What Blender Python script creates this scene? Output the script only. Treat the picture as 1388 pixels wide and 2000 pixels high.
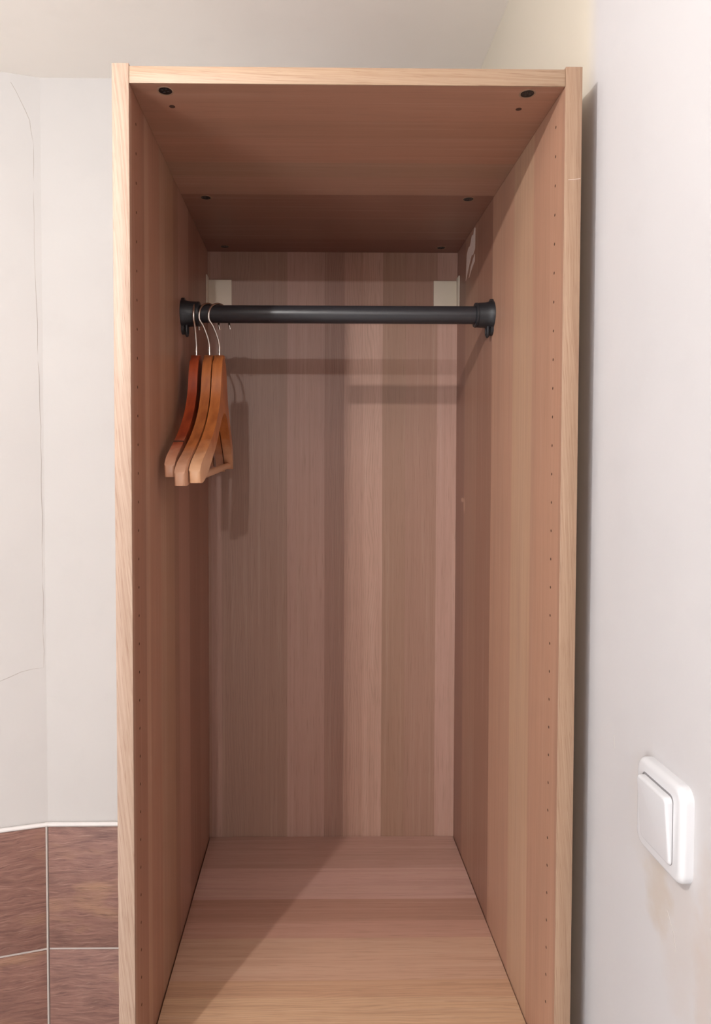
import bpy, bmesh, math, random
from mathutils import Vector, Matrix

for o in list(bpy.data.objects):
    bpy.data.objects.remove(o, do_unlink=True)
S = bpy.context.scene
COL = S.collection
cm = 0.01

# ------------------------------------------------------------------ camera
YAW, PITCH, ROLL, FPX = 0.0119, -0.0322, 0.0015, 1389.3
cd = bpy.data.cameras.new('camera')
cam = bpy.data.objects.new('camera', cd)
COL.objects.link(cam)
F = Vector((math.sin(YAW)*math.cos(PITCH), math.cos(YAW)*math.cos(PITCH), math.sin(PITCH)))
R = Vector((math.cos(YAW), -math.sin(YAW), 0))
U = R.cross(F)
R2 = R*math.cos(ROLL) + U*math.sin(ROLL)
U2 = -R*math.sin(ROLL) + U*math.cos(ROLL)
M = Matrix((R2, U2, -F)).transposed().to_4x4()
M.translation = Vector((-3.714, -76.873, 157.262))*cm
cam.matrix_world = M
cd.sensor_fit = 'VERTICAL'
cd.sensor_height = 36.0
cd.lens = FPX/2000*36.0
cd.shift_x = (694-626.66)/2000
cd.shift_y = -(1000-976.72)/2000
cd.clip_start = 0.02
S.camera = cam

# ------------------------------------------------------------------ light
W = bpy.data.worlds.new('world')
W.use_nodes = True
W.node_tree.nodes['Background'].inputs[0].default_value = (0.9, 0.95, 1.0, 1)
W.node_tree.nodes['Background'].inputs[1].default_value = 0.3
S.world = W

def lamp(name, kind, loc, power, color, size=None, rot=None, size_y=None):
    d = bpy.data.lights.new(name, kind)
    d.energy = power
    d.color = color
    if kind == 'POINT':
        d.shadow_soft_size = size
    if kind == 'AREA':
        d.shape = 'RECTANGLE'
        d.size = size
        d.size_y = size_y or size
    o = bpy.data.objects.new(name, d)
    o.location = Vector(loc)*cm
    if rot: o.rotation_euler = rot
    COL.objects.link(o)
    return o

# two small ceiling bulbs of the room and the daylight of a window behind the camera
lamp('near_pendant_bulb', 'POINT', (-54, -66, 214), 20.0, (1.0, 0.97, 0.945), 0.012)
lamp('far_ceiling_bulb', 'POINT', (-31, -285, 226), 32.0, (1.0, 0.975, 0.95), 0.015)
lamp('window_daylight', 'AREA', (-172, -190, 104), 46.0, (0.92, 0.95, 1.0), 1.3,
     (math.radians(90), 0, math.radians(-72)), 1.8)

S.view_settings.view_transform = 'Standard'
S.view_settings.look = 'None'
S.view_settings.gamma = 1.0
S.view_settings.use_curve_mapping = False
S.view_settings.exposure = 0.38

# ------------------------------------------------------------------ helpers
def srgb(r, g, b):
    f = lambda c: (c/255/12.92) if c/255 <= 0.04045 else ((c/255+0.055)/1.055)**2.4
    return (f(r), f(g), f(b), 1)

def tag(o, label=None, cat=None, group=None, kind=None):
    if label: o['label'] = label
    if cat: o['category'] = cat
    if group: o['group'] = group
    if kind: o['kind'] = kind
    return o

def empty(name, loc):
    o = bpy.data.objects.new(name, None)
    o.location = Vector(loc)*cm
    o.empty_display_size = 0.05
    COL.objects.link(o)
    return o

def link(name, bm, mats, parent=None, smooth=None, loc=None):
    """one bmesh (cm) -> one mesh object (m)"""
    bmesh.ops.scale(bm, vec=(cm, cm, cm), verts=bm.verts)
    bmesh.ops.recalc_face_normals(bm, faces=bm.faces)
    me = bpy.data.meshes.new(name)
    bm.to_mesh(me)
    bm.free()
    for m in (mats if isinstance(mats, (list, tuple)) else [mats]):
        me.materials.append(m)
    if smooth is not None:
        for p in me.polygons: p.use_smooth = True
        me.set_sharp_from_angle(angle=math.radians(smooth))
    o = bpy.data.objects.new(name, me)
    if loc: o.location = Vector(loc)*cm
    if parent: o.parent = parent
    COL.objects.link(o)
    return o

def box(bm, x0, x1, y0, y1, z0, z1, bev=0, seg=2):
    b2 = bmesh.new()
    r = bmesh.ops.create_cube(b2, size=1)
    for v in b2.verts:
        v.co = Vector((x0+(x1-x0)*(v.co.x+.5), y0+(y1-y0)*(v.co.y+.5), z0+(z1-z0)*(v.co.z+.5)))
    if bev:
        bmesh.ops.bevel(b2, geom=list(b2.edges), offset=bev, segments=seg, profile=0.5, affect='EDGES')
    me = bpy.data.meshes.new('tmp'); b2.to_mesh(me); b2.free()
    bm.from_mesh(me); bpy.data.meshes.remove(me)

def boxobj(name, dims, mat, parent=None, bev=0, seg=2, smooth=40, loc=None):
    bm = bmesh.new(); box(bm, *dims, bev=bev, seg=seg)
    return link(name, bm, mat, parent, smooth if bev else None, loc)

def prism(bm, poly, lo, hi, axis):
    """extrude a 2-D polygon along an axis (poly in the two other axes, in order)"""
    def P(a, b, c):
        return {0: (c, a, b), 1: (a, c, b), 2: (a, b, c)}[axis]
    v0 = [bm.verts.new(P(a, b, lo)) for a, b in poly]
    v1 = [bm.verts.new(P(a, b, hi)) for a, b in poly]
    n = len(poly)
    bm.faces.new(v0); bm.faces.new(list(reversed(v1)))
    for i in range(n):
        bm.faces.new((v0[i], v1[i], v1[(i+1) % n], v0[(i+1) % n]))

def lathe(bm, prof, axis=0, origin=(0, 0, 0), n=40, caps=True):
    """revolve profile [(h, r)] about an axis through origin"""
    rings = []
    for h, r in prof:
        ring = []
        for i in range(n):
            a = 2*math.pi*i/n
            c, s = r*math.cos(a), r*math.sin(a)
            p = {0: (h, c, s), 1: (c, h, s), 2: (c, s, h)}[axis]
            ring.append(bm.verts.new(Vector(p)+Vector(origin)))
        rings.append(ring)
    for A, B in zip(rings, rings[1:]):
        for i in range(n):
            bm.faces.new((A[i], A[(i+1) % n], B[(i+1) % n], B[i]))
    if caps:
        bm.faces.new(rings[0]); bm.faces.new(list(reversed(rings[-1])))

def tube(bm, pts, r, n=10):
    pts = [Vector(p) for p in pts]
    rings = []
    up = Vector((0.31, 0.17, 0.93))
    for i, p in enumerate(pts):
        t = (pts[min(i+1, len(pts)-1)]-pts[max(i-1, 0)]).normalized()
        a = t.cross(up)
        if a.length < 1e-3: a = t.cross(Vector((1, 0, 0)))
        a.normalize(); b = a.cross(t)
        up = b
        rr = r[i] if isinstance(r, (list, tuple)) else r
        rings.append([bm.verts.new(p+a*rr*math.cos(2*math.pi*k/n)+b*rr*math.sin(2*math.pi*k/n)) for k in range(n)])
    for A, B in zip(rings, rings[1:]):
        for k in range(n):
            bm.faces.new((A[k], A[(k+1) % n], B[(k+1) % n], B[k]))
    bm.faces.new(rings[0]); bm.faces.new(list(reversed(rings[-1])))

def spline(pts, sub=6):
    """Catmull-Rom through points of any dimension"""
    out = []
    n = len(pts)
    for i in range(n-1):
        p0, p1, p2, p3 = pts[max(i-1, 0)], pts[i], pts[i+1], pts[min(i+2, n-1)]
        for k in range(sub):
            t = k/sub
            out.append(tuple(0.5*(2*b+(c-a)*t+(2*a-5*b+4*c-d)*t*t+(-a+3*b-3*c+d)*t**3)
                             for a, b, c, d in zip(p0, p1, p2, p3)))
    out.append(tuple(pts[-1]))
    return out

# ------------------------------------------------------------------ materials
class N:
    def __init__(self, name):
        self.m = bpy.data.materials.new(name); self.m.use_nodes = True
        self.t = self.m.node_tree; self.b = self.t.nodes['Principled BSDF']
    def n(self, typ, **kw):
        x = self.t.nodes.new(typ)
        for k, v in kw.items(): setattr(x, k, v)
        return x
    def l(self, a, b): self.t.links.new(a, b)
    def val(self, sock, v):
        if isinstance(v, bpy.types.NodeSocket): self.l(v, sock)
        else: sock.default_value = v
    def math(self, op, a, b=None, c=None, clamp=False):
        x = self.n('ShaderNodeMath', operation=op, use_clamp=clamp)
        self.val(x.inputs[0], a)
        if b is not None: self.val(x.inputs[1], b)
        if c is not None: self.val(x.inputs[2], c)
        return x.outputs[0]
    def mix(self, a, b, f, mode='MIX'):
        x = self.n('ShaderNodeMix', data_type='RGBA', blend_type=mode)
        self.val(x.inputs[0], f); self.val(x.inputs[6], a); self.val(x.inputs[7], b)
        return x.outputs[2]
    def coord(self):
        return self.n('ShaderNodeTexCoord').outputs['Object']
    def sep(self, v):
        x = self.n('ShaderNodeSeparateXYZ'); self.l(v, x.inputs[0]); return x.outputs
    def comb(self, a, b, c=0.0):
        x = self.n('ShaderNodeCombineXYZ')
        for i, v in enumerate((a, b, c)): self.val(x.inputs[i], v)
        return x.outputs[0]
    def noise(self, vec, scale=1.0, detail=3, rough=0.55, dist=0.0):
        x = self.n('ShaderNodeTexNoise')
        self.l(vec, x.inputs['Vector']); x.inputs['Scale'].default_value = scale
        x.inputs['Detail'].default_value = detail; x.inputs['Roughness'].default_value = rough
        x.inputs['Distortion'].default_value = dist
        return x.outputs['Fac']
    def rng(self, v, a, b, c=0.0, d=1.0, interp='LINEAR'):
        x = self.n('ShaderNodeMapRange', interpolation_type=interp)
        self.l(v, x.inputs[0])
        for i, q in enumerate((a, b, c, d)): x.inputs[i+1].default_value = q
        return x.outputs[0]
    def bump(self, h, strength, dist=0.001):
        x = self.n('ShaderNodeBump'); x.inputs['Strength'].default_value = strength
        x.inputs['Distance'].default_value = dist
        self.l(h, x.inputs['Height']); self.l(x.outputs[0], self.b.inputs['Normal'])

def plain(name, col, rough=0.5, metal=0.0, spec=0.5):
    q = N(name)
    q.b.inputs['Base Color'].default_value = col
    q.b.inputs['Roughness'].default_value = rough
    q.b.inputs['Metallic'].default_value = metal
    q.b.inputs['Specular IOR Level'].default_value = spec
    return q.m

AX = {'x': 0, 'y': 1, 'z': 2}
def veneer(name, across, along, strips, grain=0.2, figure=(), seed=0.0, rough=0.42, lines=0.22, spots=(), dim=(0.745, 0.745, 0.775)):
    """oak foil: planks printed side by side, each of its own tone, with straight grain.
    strips: [(start_cm, (r,g,b) sRGB albedo)], figure: [(lo, hi)] planks with flowing grain"""
    q = N(name)
    s = q.sep(q.coord())
    a, b = s[AX[across]], s[AX[along]]
    lo = strips[0][0]*cm; hi = strips[-1][0]*cm+0.12
    wob = q.noise(q.comb(q.math('MULTIPLY', a, 3.0), q.math('MULTIPLY', b, 2.0), seed), 1.0, 1)
    aw = q.math('ADD', a, q.rng(wob, 0, 1, -0.0012, 0.0012))
    f = q.rng(aw, lo, hi)
    ramp = q.n('ShaderNodeValToRGB'); cr = ramp.color_ramp; cr.interpolation = 'CONSTANT'
    q.l(f, ramp.inputs[0])
    for i, (p, c) in enumerate(strips):
        t = (p*cm-lo)/(hi-lo)
        e = cr.elements[0] if i == 0 else (cr.elements[1] if i == 1 else cr.elements.new(t))
        e.position = t; e.color = srgb(*c)
    col = ramp.outputs[0]
    # broad cloudy tone, medium streaks, fine pores
    cloud = q.noise(q.comb(q.math('MULTIPLY', a, 22), q.math('MULTIPLY', b, 2.2), seed+1), 1, 3)
    col = q.mix(col, (0.36, 0.22, 0.15, 1), q.rng(cloud, 0.48, 0.85, 0, 0.32))
    st = q.noise(q.comb(q.math('MULTIPLY', a, 150), q.math('MULTIPLY', b, 2.6), seed+2), 1, 3, 0.6)
    col = q.mix(col, (0.25, 0.13, 0.08, 1), q.rng(st, 0.5, 0.75, 0, lines))
    col = q.mix(col, (0.80, 0.62, 0.48, 1), q.rng(st, 0.46, 0.25, 0, lines*0.7))
    po = q.noise(q.comb(q.math('MULTIPLY', a, 620), q.math('MULTIPLY', b, 16), seed+3), 1, 2, 0.6)
    col = q.mix(col, (0.20, 0.10, 0.06, 1), q.rng(po, 0.56, 0.72, 0, grain*1.3))
    for flo, fhi in figure:
        warp = q.noise(q.comb(q.math('MULTIPLY', a, 14), q.math('MULTIPLY', b, 3.0), seed+5), 1, 2)
        ph = q.math('ADD', q.math('MULTIPLY', a, 1400), q.math('MULTIPLY', warp, 70))
        w = q.math('SINE', ph)
        fine = q.noise(q.comb(q.math('MULTIPLY', a, 500), q.math('MULTIPLY', b, 40), seed+6), 1, 2)
        w = q.math('ADD', w, q.rng(fine, 0, 1, -1.2, 1.2))
        mlo = q.rng(a, flo*cm, flo*cm+0.004); mhi = q.rng(a, fhi*cm, fhi*cm-0.004)
        msk = q.math('MULTIPLY', q.math('MULTIPLY', mlo, mhi), q.rng(w, 0.1, 1.1, 0, 0.18))
        col = q.mix(col, (0.22, 0.13, 0.09, 1), msk)
    for (pa, pb, ra, rb, cc) in spots:       # knots
        da = q.math('DIVIDE', q.math('SUBTRACT', a, pa*cm), ra*cm)
        db = q.math('DIVIDE', q.math('SUBTRACT', b, pb*cm), rb*cm)
        d = q.math('ADD', q.math('MULTIPLY', da, da), q.math('MULTIPLY', db, db))
        col = q.mix(col, srgb(*cc), q.rng(d, 1.0, 0.2, 0, 0.75))
    col = q.mix(col, (dim[0], dim[1], dim[2], 1), 1.0, 'MULTIPLY')
    q.l(col, q.b.inputs['Base Color'])
    q.b.inputs['Roughness'].default_value = rough
    q.b.inputs['Specular IOR Level'].default_value = 0.45
    q.bump(po, 0.12, 0.0004)
    return q.m

def edge_oak(name, across, along, c1, c2, slant=0.0, seed=0.0):
    q = N(name)
    s = q.sep(q.coord())
    a, b = s[AX[across]], s[AX[along]]
    big = q.noise(q.comb(q.math('MULTIPLY', a, 10), q.math('MULTIPLY', b, 2.5), seed), 1, 2)
    a2 = q.math('ADD', a, q.math('MULTIPLY', b, slant))
    a2 = q.math('ADD', a2, q.math('MULTIPLY', big, 0.02))
    st = q.noise(q.comb(q.math('MULTIPLY', a2, 420), q.math('MULTIPLY', b, 6), seed+1), 1, 4, 0.65)
    po = q.noise(q.comb(q.math('MULTIPLY', a2, 800), q.math('MULTIPLY', b, 30), seed+2), 1, 2, 0.6)
    col = q.mix(srgb(*c1), srgb(*c2), q.rng(st, 0.35, 0.68))
    col = q.mix(col, srgb(120, 84, 62), q.rng(po, 0.55, 0.72, 0, 0.5))
    q.l(col, q.b.inputs['Base Color'])
    q.b.inputs['Roughness'].default_value = 0.5
    q.bump(po, 0.15, 0.0004)
    return q.m

def plaster(name, c, c2=None, stain=False, rear=None):
    q = N(name)
    co = q.coord()
    n1 = q.noise(co, 2.2, 3); n2 = q.noise(co, 14, 4)
    col = q.mix(srgb(*c), srgb(*(c2 or [v-6 for v in c])), q.rng(n1, 0.35, 0.7))
    col = q.mix(col, srgb(*[v-10 for v in c]), q.rng(n2, 0.55, 0.8, 0, 0.35))
    s = q.sep(co)
    if rear:                                  # yellower tone above and behind the wardrobe
        col = q.mix(col, srgb(*rear), q.rng(s[1], 0.015, 0.055, 0, 1, 'SMOOTHSTEP'))
    if stain:                                 # grubby patch under and beside the switch
        for (y, z, ry, rz, f, cc) in ((-14.4, 120.5, 3.0, 5.2, 0.36, (176, 154, 124)), (-18.2, 118.5, 5.2, 8.5, 0.18, (186, 162, 140)),
                                      (-22.2, 117, 2.2, 15, 0.26, (186, 160, 138)), (-11.5, 126.4, 3.8, 6.7, 0.12, (190, 172, 148))):
            dy = q.math('DIVIDE', q.math('SUBTRACT', s[1], y*cm), ry*cm)
            dz = q.math('DIVIDE', q.math('SUBTRACT', s[2], z*cm), rz*cm)
            d = q.math('ADD', q.math('MULTIPLY', dy, dy), q.math('MULTIPLY', dz, dz))
            d = q.math('ADD', d, q.rng(q.noise(co, 45, 3), 0, 1, -0.6, 0.6))
            col = q.mix(col, srgb(*cc), q.rng(d, 1.0, 0.0, 0, f, 'SMOOTHSTEP'))
    q.l(col, q.b.inputs['Base Color'])
    q.b.inputs['Roughness'].default_value = 0.75
    q.b.inputs['Specular IOR Level'].default_value = 0.3
    q.bump(q.math('ADD', q.noise(co, 5, 3), q.math('MULTIPLY', n2, 0.4)), 0.22, 0.004)
    return q.m

m_wall = plaster('white_wall_paint', (202, 199, 197))
m_wall_r = plaster('white_right_wall_paint', (199, 196, 197), stain=True, rear=(204, 196, 181))
m_ceil = plaster('ceiling_paint', (250, 246, 240))
m_front = plaster('dark_unseen_wall', (128, 106, 90))  # unseen wall behind the camera, darkened to cut bounce light into the wardrobe
m_floor = plain('floor_tile', srgb(205, 198, 190), 0.5)
m_grout = plain('light_grout', srgb(196, 188, 182), 0.9)
m_trim = plain('white_sealant', srgb(226, 222, 220), 0.5)
m_crack = plain('crack_grey', srgb(176, 168, 162), 0.9)
m_black = plain('black_rail_lacquer', srgb(40, 40, 44), 0.38)
m_blackp = plain('black_plastic', srgb(30, 31, 35), 0.45)
m_cream = plain('cream_bracket', srgb(212, 202, 184), 0.5)
m_chrome = plain('bright_wire', srgb(205, 200, 195), 0.22, 1.0)
m_white = plain('white_switch_plastic', srgb(212, 212, 215), 0.25)
m_dark = plain('dark_hole', srgb(70, 42, 30), 0.9)
m_lock = plain('dark_zinc', srgb(70, 68, 68), 0.35, 0.9)
m_chip = plain('raw_chipboard', srgb(150, 122, 100), 0.9)
m_gap_shade = plain('switch_gap_shade', srgb(128, 126, 128), 0.8)
m_torn = plain('torn_veneer', srgb(206, 184, 172), 0.9)

A_ = (196, 152, 126)   # reddish tan
B_ = (208, 168, 138)   # light tan
C_ = (184, 140, 115)   # mid brown
D_ = (168, 122, 100)   # dark red brown
G_ = (196, 160, 130)   # greyish tan
v_back = veneer('oak_back', 'x', 'z', [(-24, (176, 136, 116)), (-22.8, (186, 148, 131)), (-20.8, (172, 137, 118)), (-8.5, (192, 153, 137)), (-1.5, (170, 131, 114)),
          (2.0, (194, 154, 135)), (5.6, (204, 165, 145)), (9.2, (172, 135, 112)), (13.6, (176, 137, 116)), (19.4, (198, 158, 140))], grain=0.26, figure=[(-20.5, -14.5), (-1.0, 9.0)], seed=3)
v_left = veneer('oak_left', 'y', 'z', [(-1, A_), (0.9, (176, 124, 98)), (6.6, (200, 154, 126)), (8.6, (188, 138, 110)), (14.5, (192, 150, 122)), (18.0, (184, 142, 112)), (23.5, (170, 126, 100)),
          (27.1, (188, 142, 120)), (35.8, (164, 118, 96)), (46.0, (178, 132, 110))], grain=0.12, seed=11)
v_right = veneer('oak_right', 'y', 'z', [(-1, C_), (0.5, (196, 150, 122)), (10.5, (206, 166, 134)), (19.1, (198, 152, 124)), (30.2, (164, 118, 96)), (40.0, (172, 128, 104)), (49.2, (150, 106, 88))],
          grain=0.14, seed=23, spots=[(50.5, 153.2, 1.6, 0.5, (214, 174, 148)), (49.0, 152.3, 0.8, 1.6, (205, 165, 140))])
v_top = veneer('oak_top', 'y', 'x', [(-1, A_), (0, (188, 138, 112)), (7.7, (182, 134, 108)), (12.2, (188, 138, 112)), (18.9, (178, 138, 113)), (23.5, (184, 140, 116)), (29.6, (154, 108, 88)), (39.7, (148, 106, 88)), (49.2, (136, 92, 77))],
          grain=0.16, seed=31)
v_shelf = veneer('oak_shelf', 'y', 'x', [(-1, B_), (9.5, (214, 176, 140)), (14.3, (206, 165, 132)), (17.6, (208, 169, 142)), (26.5, (196, 152, 132)), (30.4, (182, 138, 118)), (36.1, (206, 165, 150)), (45.2, (190, 150, 134))],
          grain=0.26, figure=[(1.0, 17.0)], seed=41, lines=0.3, dim=(0.82, 0.81, 0.84))
v_edge_l = edge_oak('oak_edge_left', 'x', 'z', (168, 144, 126), (145, 118, 100), 0.10, 2)
v_edge_r = edge_oak('oak_edge_right', 'x', 'z', (158, 130, 107), (140, 110, 88), 0.05, 7)
v_edge_t = edge_oak('oak_edge_top', 'z', 'x', (162, 136, 112), (144, 115, 91), 0.05, 13)

# ------------------------------------------------------------------ room shell
ZC = 232.0                     # ceiling
YB = 59.5                      # back wall
P0 = Vector((-54.9, YB))       # back wall / angled left wall corner
DL = Vector((-8.0, -2.35)).normalized()
P1 = P0 + DL*128
YF = -332
def wall(name, poly, mat, z0=0, z1=ZC):
    bm = bmesh.new(); prism(bm, poly, z0, z1, 2)
    return tag(link(name, bm, mat), kind='structure')
nl = Vector((-DL.y, DL.x))     # normal of the angled wall
if nl.y < 0: nl = -nl          # points away from the room
e0, e1 = P0+nl*12, P1+nl*12
wb = wall('wall_back', [(P0.x, YB), (26.9, YB), (26.9, YB+12), (e0.x, YB+12)], m_wall)
wl = wall('wall_left', [(P0.x, P0.y), (e0.x, YB+12), (e1.x, e1.y), (P1.x, P1.y)], m_wall)
wall('wall_side', [(P1.x, P1.y), (P1.x-12, P1.y+8), (P1.x-12, YF-12), (P1.x, YF)], m_wall)
wall('wall_front', [(P1.x, YF), (P1.x-12, YF-12), (41.5, YF-12), (27.4, YF)], m_front)
# right wall: one plaster face with a soft bend a little behind the wardrobe's front edge
XW = 27.4
prof = [(XW, YF), (XW, -60), (XW, 3), (XW-0.02, 3.6), (XW-0.08, 4.4), (XW-0.17, 5.2), (XW-0.24, 6.2), (XW-0.28, 9), (XW-0.35, 30), (XW-0.45, 59.5)]
bm = bmesh.new(); prism(bm, prof + [(41.5, YB+12), (41.5, YF-12)], 0, ZC, 2)
wr = tag(link('wall_right', bm, m_wall_r), kind='structure')
for p in wr.data.polygons: p.use_smooth = True
wr.data.set_sharp_from_angle(angle=math.radians(20))
bm = bmesh.new(); box(bm, P1.x-12, 41.5, YF-12, YB+12, ZC, ZC+10)
tag(link('ceiling', bm, m_ceil), kind='structure')
bm = bmesh.new(); box(bm, P1.x-12, 41.5, YF-12, YB+12, -10, 0)
tag(link('floor', bm, m_floor), kind='structure')

# wall tiles: grout bed, tiles proud of it, sealant bead along the top
def tile_mat(name, seed, along):
    q = N(name)
    co = q.coord(); s = q.sep(co)
    inf = q.n('ShaderNodeObjectInfo').outputs['Random']
    u = s[0]; z = q.math('ADD', s[2], q.math('MULTIPLY', inf, 3.7))
    warp = q.noise(q.comb(q.math('MULTIPLY', u, 9), q.math('MULTIPLY', z, 22), inf), 1, 3)
    z2 = q.math('ADD', z, q.math('MULTIPLY', warp, 0.03))
    st = q.noise(q.comb(q.math('MULTIPLY', u, 11), q.math('MULTIPLY', z2, 150), seed), 1, 5, 0.65)
    fine = q.noise(q.comb(q.math('MULTIPLY', u, 22), q.math('MULTIPLY', z2, 430), seed+2), 1, 5, 0.68)
    cl = q.noise(q.comb(q.math('MULTIPLY', u, 7), q.math('MULTIPLY', z, 16), seed+4), 1, 2)
    col = q.mix(srgb(146, 108, 97), srgb(118, 84, 75), q.rng(st, 0.36, 0.66))
    col = q.mix(col, srgb(172, 134, 104), q.rng(cl, 0.55, 0.75, 0, 0.65))
    col = q.mix(col, srgb(92, 62, 56), q.rng(cl, 0.45, 0.25, 0, 0.6))
    col = q.mix(col, srgb(66, 40, 36), q.rng(fine, 0.53, 0.72, 0, 0.75))
    col = q.mix(col, srgb(192, 160, 144), q.rng(fine, 0.46, 0.28, 0, 0.5))
    q.l(col, q.b.inputs['Base Color'])
    q.b.inputs['Roughness'].default_value = 0.5
    q.bump(fine, 0.4, 0.0006)
    return q.m
m_tile = tile_mat('wood_look_tile', 5.0, 'x')
rows = [(89.75, 66.05), (65.6, 41.9), (41.45, 17.75), (17.3, 0.2)]
# local frame: x along the wall, y towards the room = negative, z up
def tile_run(parent, origin, direction, spans, zoff):
    d = Vector((direction.x, direction.y, 0)).normalized()
    inw = Vector((d.y, -d.x, 0))
    if inw.y > 0: inw = -inw
    mw = Matrix((d, -inw, Vector((0, 0, 1)))).transposed().to_4x4()
    mw.translation = Vector((origin.x, origin.y, 0))*cm
    bm = bmesh.new(); box(bm, spans[0][0], spans[-1][1], -0.62, 0.0, 0, 89.9+zoff)
    g = link('grout', bm, m_grout, parent); g.matrix_world = mw
    first = {}
    for (a, b) in spans:
        for (z1, z0) in rows:
            key = (round(b-a, 3), round(z1-z0, 3))
            if key not in first:
                bm = bmesh.new(); box(bm, 0, b-a, -0.85, -0.3, 0, z1-z0, bev=0.09, seg=2)
                o = link('tile', bm, m_tile, parent, 40)
                first[key] = o
            else:
                o = first[key].copy(); COL.objects.link(o)
            o.matrix_world = mw @ Matrix.Translation(Vector((a, 0, z0+zoff))*cm)
    return mw
tile_run(wb, P0, Vector((1, 0)), [(0.32, 44.6), (45.0, 81.0)], 0)
bm = bmesh.new(); tube(bm, [(P0.x+0.0, YB-0.72, 0.0), (P0.x, YB-0.72, 89.9)], 0.22, 8)
link('grout', bm, m_grout, wb)
mwl = tile_run(wl, P1, -DL, [(7.0, 67.0), (67.4, 127.62)], 0)

def bead(name, pts):
    bm = bmesh.new()
    tube(bm, pts, 0.42, 10)
    return tag(link(name, bm, m_trim, None, 60), kind='structure')
inl = -nl
bead('trim_1', [(P0.x-0.1, YB-0.45, 90.15), (-40, YB-0.45, 90.2), (27, YB-0.45, 90.2)])
c0 = P0+inl*0.45; c1 = P1+inl*0.45
bead('trim_2', [(c1.x, c1.y, 90.15), (c0.x+0.0, c0.y, 90.15)])

# hairline cracks in the angled wall, beside the corner
def ribbon(name, parent, pts, w, base, d, n_in, mat):
    bm = bmesh.new(); rnd = random.Random(4)
    P = []
    for (s, z) in pts:
        p = base+d*s
        P.append(Vector((p.x+n_in.x*0.0, p.y+n_in.y*0.0, z)))
    Q = []
    for a, b in zip(P, P[1:]):
        k = max(2, int((b-a).length/3))
        for i in range(k): Q.append(a.lerp(b, i/k)+Vector((rnd.uniform(-.12, .12)*d.x, rnd.uniform(-.12, .12)*d.y, rnd.uniform(-.12, .12))))
    Q.append(P[-1])
    tube(bm, Q, w, 5)
    return link(name, bm, mat, parent)
ribbon('crack', wl, [(5.1, 230.4), (3.38, 227.4), (1.91, 223.9), (1.15, 219.7), (1.28, 208.3), (1.03, 189.3), (0.6, 170), (0.44, 150.5), (0.46, 131), (0.4, 120.7), (4.6, 120.0), (8.2, 118.6)], 0.045, P0, DL, inl, m_crack)
# little scratches on the right wall
for pts in ([(-4.6, 130.7), (-4.9, 129.4)], [(-16.0, 119.4), (-17.1, 118.2), (-17.7, 116.8)]):
    bm = bmesh.new(); tube(bm, [(XW, y, z) for y, z in pts], 0.035, 5)
    link('scratch', bm, m_crack, wr)

# ------------------------------------------------------------------ wardrobe
wd = tag(empty('wardrobe', (0, 0, 0)), 'tall open-fronted light oak veneer wardrobe carcass in the wall corner', 'wardrobe')
D0 = 56.5
def side(name, sx, mat, medge):
    xo, xi = 25.0*sx, 23.2*sx
    o = boxobj(name, (min(xo, xi), max(xo, xi), 0.12, 57.3, 0, 201.0), mat, wd, bev=0.03, seg=1)
    boxobj('edge_band', (min(xo, xi), max(xo, xi), 0.0, 0.14, 0, 201.0), medge, o, bev=0.05, seg=2)['label'] = 'pale oak front edge'
    # rows of shelf pin holes
    bm = bmesh.new()
    for yy in (2.95,):
        for k in range(-4, 14):
            z = 154.45+3.2*k
            if not (90 < z < 199): continue
            lathe(bm, [(xi-sx*0.004, 0.17), (xi+sx*0.12, 0.15)], 0, (0, yy, z), 10)
        z = 154.45-3.2*5
        while z > 91:
            lathe(bm, [(xi-sx*0.004, 0.17), (xi+sx*0.12, 0.15)], 0, (0, yy, z), 10); z -= 3.2
    tag(link('pin_holes', bm, m_dark, o), kind='stuff')
    return o
sl = side('side_panel', -1, v_left, v_edge_l)
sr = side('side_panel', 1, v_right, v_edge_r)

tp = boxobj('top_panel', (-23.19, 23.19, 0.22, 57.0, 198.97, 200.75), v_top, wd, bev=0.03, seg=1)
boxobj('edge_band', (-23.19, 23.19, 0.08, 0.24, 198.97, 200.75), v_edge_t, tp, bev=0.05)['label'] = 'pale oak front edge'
def cam_lock(x, y):
    bm = bmesh.new()
    lathe(bm, [(198.98, 0.92), (198.955, 0.90), (198.955, 0.76), (199.02, 0.75)], 2, (x, y, 0), 28, caps=False)
    rim = link('cam_lock', bm, m_chip, tp, 30)
    bm = bmesh.new()
    lathe(bm, [(199.03, 0.74), (198.955, 0.72), (198.94, 0.62), (198.965, 0.56)], 2, (x, y, 0), 28)
    # cross-shaped driver slot with raised quadrants
    for a in range(4):
        ang = a*math.pi/2+0.5
        lathe(bm, [(198.97, 0.16), (198.935, 0.13)], 2, (x+0.34*math.cos(ang), y+0.34*math.sin(ang), 0), 8)
    me_o = link('cam_lock', bm, m_lock, tp, 30)
    # join rim + disc as one mesh with two materials
    b2 = bmesh.new(); b2.from_mesh(rim.data); k = len(b2.faces)
    b2.from_mesh(me_o.data)
    b2.faces.ensure_lookup_table()
    for f in b2.faces[k:]: f.material_index = 1
    b2.to_mesh(rim.data); b2.free()
    rim.data.materials.append(m_lock)
    for p in rim.data.polygons: p.use_smooth = True
    rim.data.set_sharp_from_angle(angle=math.radians(30))
    bpy.data.objects.remove(me_o, do_unlink=True)
    rim['label'] = 'dark metal cam lock'
for y in (1.62, 31.0, 53.6):
    for x in (-19.67, 19.6): cam_lock(x, y)
for x in (-19.57, 19.58):
    bm = bmesh.new()
    lathe(bm, [(199.1, 0.30), (198.965, 0.34)], 2, (x, 4.85, 0), 16)
    link('drill_hole', bm, m_dark, tp, 30)

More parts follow.
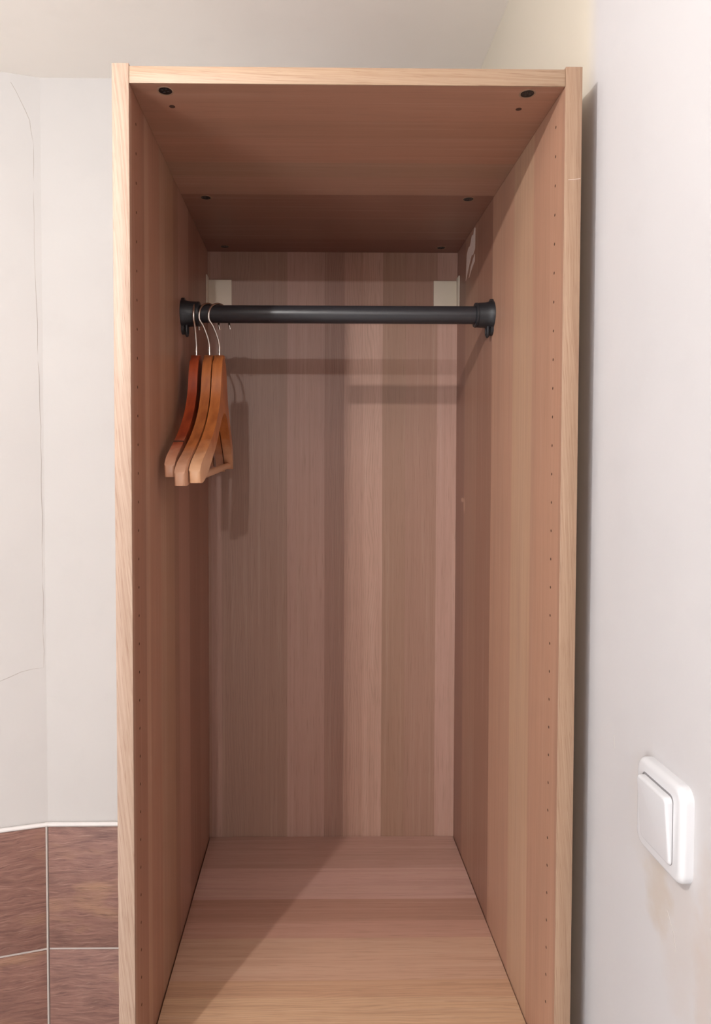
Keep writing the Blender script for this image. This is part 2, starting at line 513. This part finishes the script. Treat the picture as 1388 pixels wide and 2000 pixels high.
boxobj('back_panel', (-23.3, 23.3, 56.5, 57.0, 5.0, 199.0), v_back, wd)
sh = boxobj('shelf', (-23.05, 23.08, 0.9, 56.38, 87.1, 88.9), v_shelf, wd, bev=0.04, seg=1)
boxobj('edge_band', (-23.05, 23.08, 0.76, 0.92, 87.1, 88.9), v_edge_t, sh)
boxobj('bottom_panel', (-23.19, 23.19, 0.2, 56.4, 5.2, 7.0), v_shelf, wd, bev=0.03, seg=1)
boxobj('plinth', (-23.19, 23.19, 3.5, 5.3, 0, 5.2), v_edge_t, wd)

# pale nick across the right front edge
bm = bmesh.new(); tube(bm, [(23.6, -0.005, 189.1), (24.3, -0.01, 189.15), (24.9, -0.005, 189.25)], 0.035, 6)
link('nick', bm, m_torn, sr)
# torn veneer on the right side panel near the top back corner
bm = bmesh.new()
prism(bm, [(42.0, 198.6), (42.2, 195.2), (43.6, 194.6), (44.6, 194.9), (46.2, 194.0), (47.6, 192.9), (49.0, 191.8), (48.7, 194.4), (48.4, 196.2), (47.0, 197.0), (46.0, 196.8), (44.6, 198.2), (43.4, 197.9), (42.8, 198.9)], 23.17, 23.22, 0)
link('torn_veneer', bm, m_torn, sr)['label'] = 'pale torn strip of veneer'
bm = bmesh.new()
prism(bm, [(42.3, 194.4), (42.4, 193.2), (44.4, 192.6), (46.6, 191.6), (45.4, 193.0), (43.7, 193.9)], 23.17, 23.22, 0)
link('torn_veneer', bm, m_torn, sr)['label'] = 'pale torn strip of veneer'

# cream corner brackets on the back
for s in (-1, 1):
    bm = bmesh.new()
    x0, x1 = sorted((s*23.18, s*18.75))
    box(bm, x0, x1, 56.2, 56.5, 187.6, 193.75, bev=0.06)
    x0, x1 = sorted((s*23.2, s*22.98))
    box(bm, x0, x1, 54.3, 56.4, 187.6, 194.2, bev=0.06)
    link('corner_bracket', bm, m_cream, wd, 40)['label'] = 'cream plastic corner bracket'

# ------------------------------------------------------------------ clothes rail
RY, RZ, RR = 30.3, 181.55, 1.31
bm = bmesh.new()
lathe(bm, [(-22.6, RR-.02), (-17.6, RR-.02), (-17.55, RR), (20.9, RR), (22.6, RR)], 0, (0, RY, RZ), 48)
rail = link('clothes_rail', bm, m_black, wd, 30)
rail['label'] = 'black round hanging rail across the wardrobe'
for s in (-1, 1):
    bm = bmesh.new()
    xi = s*23.2
    # wall flange: stadium with a screw hole in each lug
    n = 20
    outer = [(RY+math.cos(a)*1.0, RZ+(1.5 if math.sin(a) > 0 else -2.15)+math.sin(a)*0.9) for a in [2*math.pi*i/n for i in range(n)]]
    prism(bm, outer, xi, xi-s*0.42, 0)
    # socket
    lathe(bm, [(xi-s*0.02, 2.15), (xi-s*0.35, 2.12), (xi-s*0.6, 1.98), (xi-s*1.2, 1.86), (xi-s*2.25, 1.80), (xi-s*2.3, 1.74),
               (xi-s*2.34, 1.74), (xi-s*2.36, 1.82), (xi-s*2.62, 1.82), (xi-s*2.68, 1.76), (xi-s*2.68, RR-.05), (xi-s*0.4, RR-.05)], 0, (0, RY, RZ), 40, caps=False)
    br = link('rail_bracket', bm, m_blackp, rail, 32)
    br['label'] = 'black plastic rail socket with screw lugs'
    bm = bmesh.new()
    # open loop under the lug
    pts = [(xi-s*0.75, RY+0.55*math.cos(a), RZ-2.45+0.75*math.sin(a)) for a in [math.pi+math.pi*i/10 for i in range(11)]]
    pts = [(xi-s*0.75, RY-0.55, RZ-1.6)]+pts+[(xi-s*0.75, RY+0.55, RZ-1.6)]
    tube(bm, pts, 0.22, 8)
    link('screw_lug', bm, m_blackp, rail, 40)

# ------------------------------------------------------------------ hangers
def hanger_mat(name, c1, c2, pale, seed, zlo):
    q = N(name)
    co = q.coord(); s = q.sep(co)
    n1 = q.noise(q.comb(q.math('MULTIPLY', s[0], 90), q.math('MULTIPLY', s[1], 30), q.math('MULTIPLY', s[2], 18)), 1, 4)
    n2 = q.noise(co, 60, 3)
    col = q.mix(srgb(*c1), srgb(*c2), q.rng(n1, 0.38, 0.66))
    t = q.math('ADD', s[2], q.rng(n2, 0, 1, -0.012, 0.012))
    col = q.mix(col, srgb(*pale), q.rng(t, (zlo+5.0)*cm, (zlo+2.0)*cm, 0, 0.9))
    q.l(col, q.b.inputs['Base Color'])
    q.b.inputs['Roughness'].default_value = 0.38
    q.bump(n1, 0.1, 0.0005)
    return q.m

def arm_body(bm, k, dz, w):
    """outline of a thick curved suit hanger in the y-z plane, extruded and rounded"""
    outer = spline([(0, 0), (1.6, -0.7), (2.9, -2.8), (4.2, -6.2), (6.6, -9.0), (10, -11.4), (14, -13.5), (16.8, -14.9), (18.1, -16.2)], 4)
    inner = spline([(18.0, -17.6), (16.6, -17.6), (14.6, -16.9), (11, -14.9), (7, -12.3), (3, -9.4), (0, -8.3)], 4)
    half = outer+inner
    poly = half[:-1]+[half[-1]]+[(-y, z) for y, z in reversed(half[1:-1])]
    poly = [(y*k, z*dz) for y, z in poly]
    n = len(poly)
    v0 = [bm.verts.new((-w/2, y, z)) for y, z in poly]
    v1 = [bm.verts.new((w/2, y, z)) for y, z in poly]
    fa = bm.faces.new(v0); fb = bm.faces.new(list(reversed(v1)))
    for i in range(n):
        bm.faces.new((v0[i], v1[i], v1[(i+1) % n], v0[(i+1) % n]))
    rim = [e for e in bm.edges if abs(e.verts[0].co.x-e.verts[1].co.x) < 1e-6]
    bmesh.ops.bevel(bm, geom=rim, offset=w*0.24, segments=3, profile=0.5, affect='EDGES')
    bmesh.ops.triangulate(bm, faces=[f for f in bm.faces if len(f.verts) > 8])

def hanger(x, label, mat, w, yaw, tilt, hookang, half, drop, bar=False, notch=None, rad=2.05, bow=0.8, zneck=175.5):
    """origin at the neck; +y is away from the camera"""
    e = empty('coat_hanger', (x, RY, zneck))
    e.rotation_euler = (math.radians(tilt), 0, math.radians(yaw))
    tag(e, label, 'coat hanger', 'wooden coat hangers on the rail')
    k = half/18.0; dz = drop/17.5
    bm = bmesh.new()
    arm_body(bm, k, dz, w)
    for v in bm.verts: v.co.x -= bow*(v.co.y/18)**2
    bd = link('hanger_body', bm, mat, e, 50)
    if notch:
        t = Vector((0, -4.0, -2.1)).normalized(); nn = Vector((0, t.z, -t.y))
        c = Vector((-bow*(13.2*k/18)**2, -13.2*k, -13.05*dz))
        bm = bmesh.new(); box(bm, -w*0.5-.015, w*0.5+.015, -0.11, 0.11, -1.0, 0.04)
        bmesh.ops.rotate(bm, verts=bm.verts, matrix=Matrix((Vector((1, 0, 0)), t, nn)).transposed(), cent=(0, 0, 0))
        bmesh.ops.translate(bm, verts=bm.verts, vec=c)
        link('notch', bm, m_dark, bd)
    # hook wire in its own, swivelled plane; the circle hangs over the rail
    top = RZ+RR+0.17-zneck
    zc = top-rad
    ca, sa = math.cos(math.radians(hookang)), math.sin(math.radians(hookang))
    path = [(0, -0.7), (0.0, 0.5), (-0.05, 1.5), (-0.45, 2.7), (-1.25, zc-1.35)]
    for a in range(198, -21, -12):
        path.append((rad*math.cos(math.radians(a)), zc+rad*math.sin(math.radians(a))))
    path.append((rad*0.98+0.12, zc-1.35))
    # keep the wire upright although the body tilts: undo the tilt
    pts = spline([(u*sa, u*ca, z) for u, z in path], 3)
    bm = bmesh.new(); tube(bm, pts, 0.18, 8)
    hk = link('hook', bm, m_chrome, e, 60)
    hk['label'] = 'bright bent wire hook'
    hk.rotation_euler = (-math.radians(tilt), 0, -math.radians(yaw))
    if bar:
        yb, zb = 16.2*k, -16.9*dz
        bm = bmesh.new()
        tube(bm, [(-bow*(yb/18)**2, -yb, zb), (-bow*(yb/18)**2, 0, zb-0.05), (-bow*(yb/18)**2, yb, zb)], 0.52, 14)
        link('trouser_bar', bm, mat, e, 50)
    return e
mh1 = hanger_mat('reddish_hanger_wood', (168, 72, 36), (132, 50, 26), (206, 156, 126), 1, -17.5)
mh2 = hanger_mat('brown_hanger_wood', (188, 114, 62), (158, 88, 46), (206, 160, 132), 2, -18.0)
mh3 = hanger_mat('tan_hanger_wood', (196, 120, 64), (166, 94, 48), (226, 180, 142), 3, -17.5)
hanger(-21.1, 'reddish brown wooden coat hanger nearest the left side panel', mh1, 1.3, 0.3, 3, 2, 18.6, 17.2, notch=True, bow=0.6)
hanger(-19.15, 'plain brown wooden coat hanger in the middle of three', mh2, 1.3, 0, 3, 38, 20.2, 18.2, bow=0.78)
hanger(-17.65, 'tan wooden coat hanger with trouser bar, rightmost of three', mh3, 1.4, 0, 3.5, 42, 18.8, 17.8, bar=True)

# ------------------------------------------------------------------ light switch
KS = (XW+3.714)/(29.5+3.714)      # size of the switch for its distance
sw = tag(empty('light_switch', (XW, (-12.0+76.87)*KS-76.87, (125.7-157.26)*KS+157.26)), 'white single rocker light switch on the right wall', 'light switch')
def rounded(bm, w, h, r, x0, x1, inset, n=6):
    """rounded rectangle in y-z extruded from x0 (wall) to x1 (face) with a softened front rim"""
    def ring(x, g):
        pts = []
        ww, hh, rr = w/2-g, h/2-g, max(r-g*0.6, 0.2)
        for (cy, cz, a0) in ((ww-rr, hh-rr, 0), (-ww+rr, hh-rr, 90), (-ww+rr, -hh+rr, 180), (ww-rr, -hh+rr, 270)):
            for i in range(n+1):
                a = math.radians(a0+90*i/n)
                pts.append(bm.verts.new((x, cy+rr*math.cos(a), cz+rr*math.sin(a))))
        return pts
    L = x1-x0
    rings = [ring(x0, 0)]
    for t in range(0, 91, 15):
        a = math.radians(t)
        rings.append(ring(x1-math.copysign(inset, L)*(1-math.sin(a)), inset*(1-math.cos(a))))
    for A, B in zip(rings, rings[1:]):
        k = len(A)
        for i in range(k):
            bm.faces.new((A[i], A[(i+1) % k], B[(i+1) % k], B[i]))
    bm.faces.new(rings[0]); bm.faces.new(list(reversed(rings[-1])))
bm = bmesh.new(); rounded(bm, 8.7, 8.8, 1.3, 0.05, -1.15, 0.55)
link('switch_plate', bm, m_white, sw, 35)
bm = bmesh.new(); rounded(bm, 5.7, 6.2, 0.5, -0.6, -1.62, 0.25)
bm2 = bmesh.new(); rounded(bm2, 5.95, 6.45, 0.6, -1.0, -1.17, 0.02)
link('rocker_gap_shade', bm2, m_gap_shade, sw, 35)  # grey sheet painted as the shade line around the rocker
rk = link('rocker', bm, m_white, sw, 35)
rk.rotation_euler = (0, math.radians(-4.5), 0)
sw.scale = (KS, KS, KS)
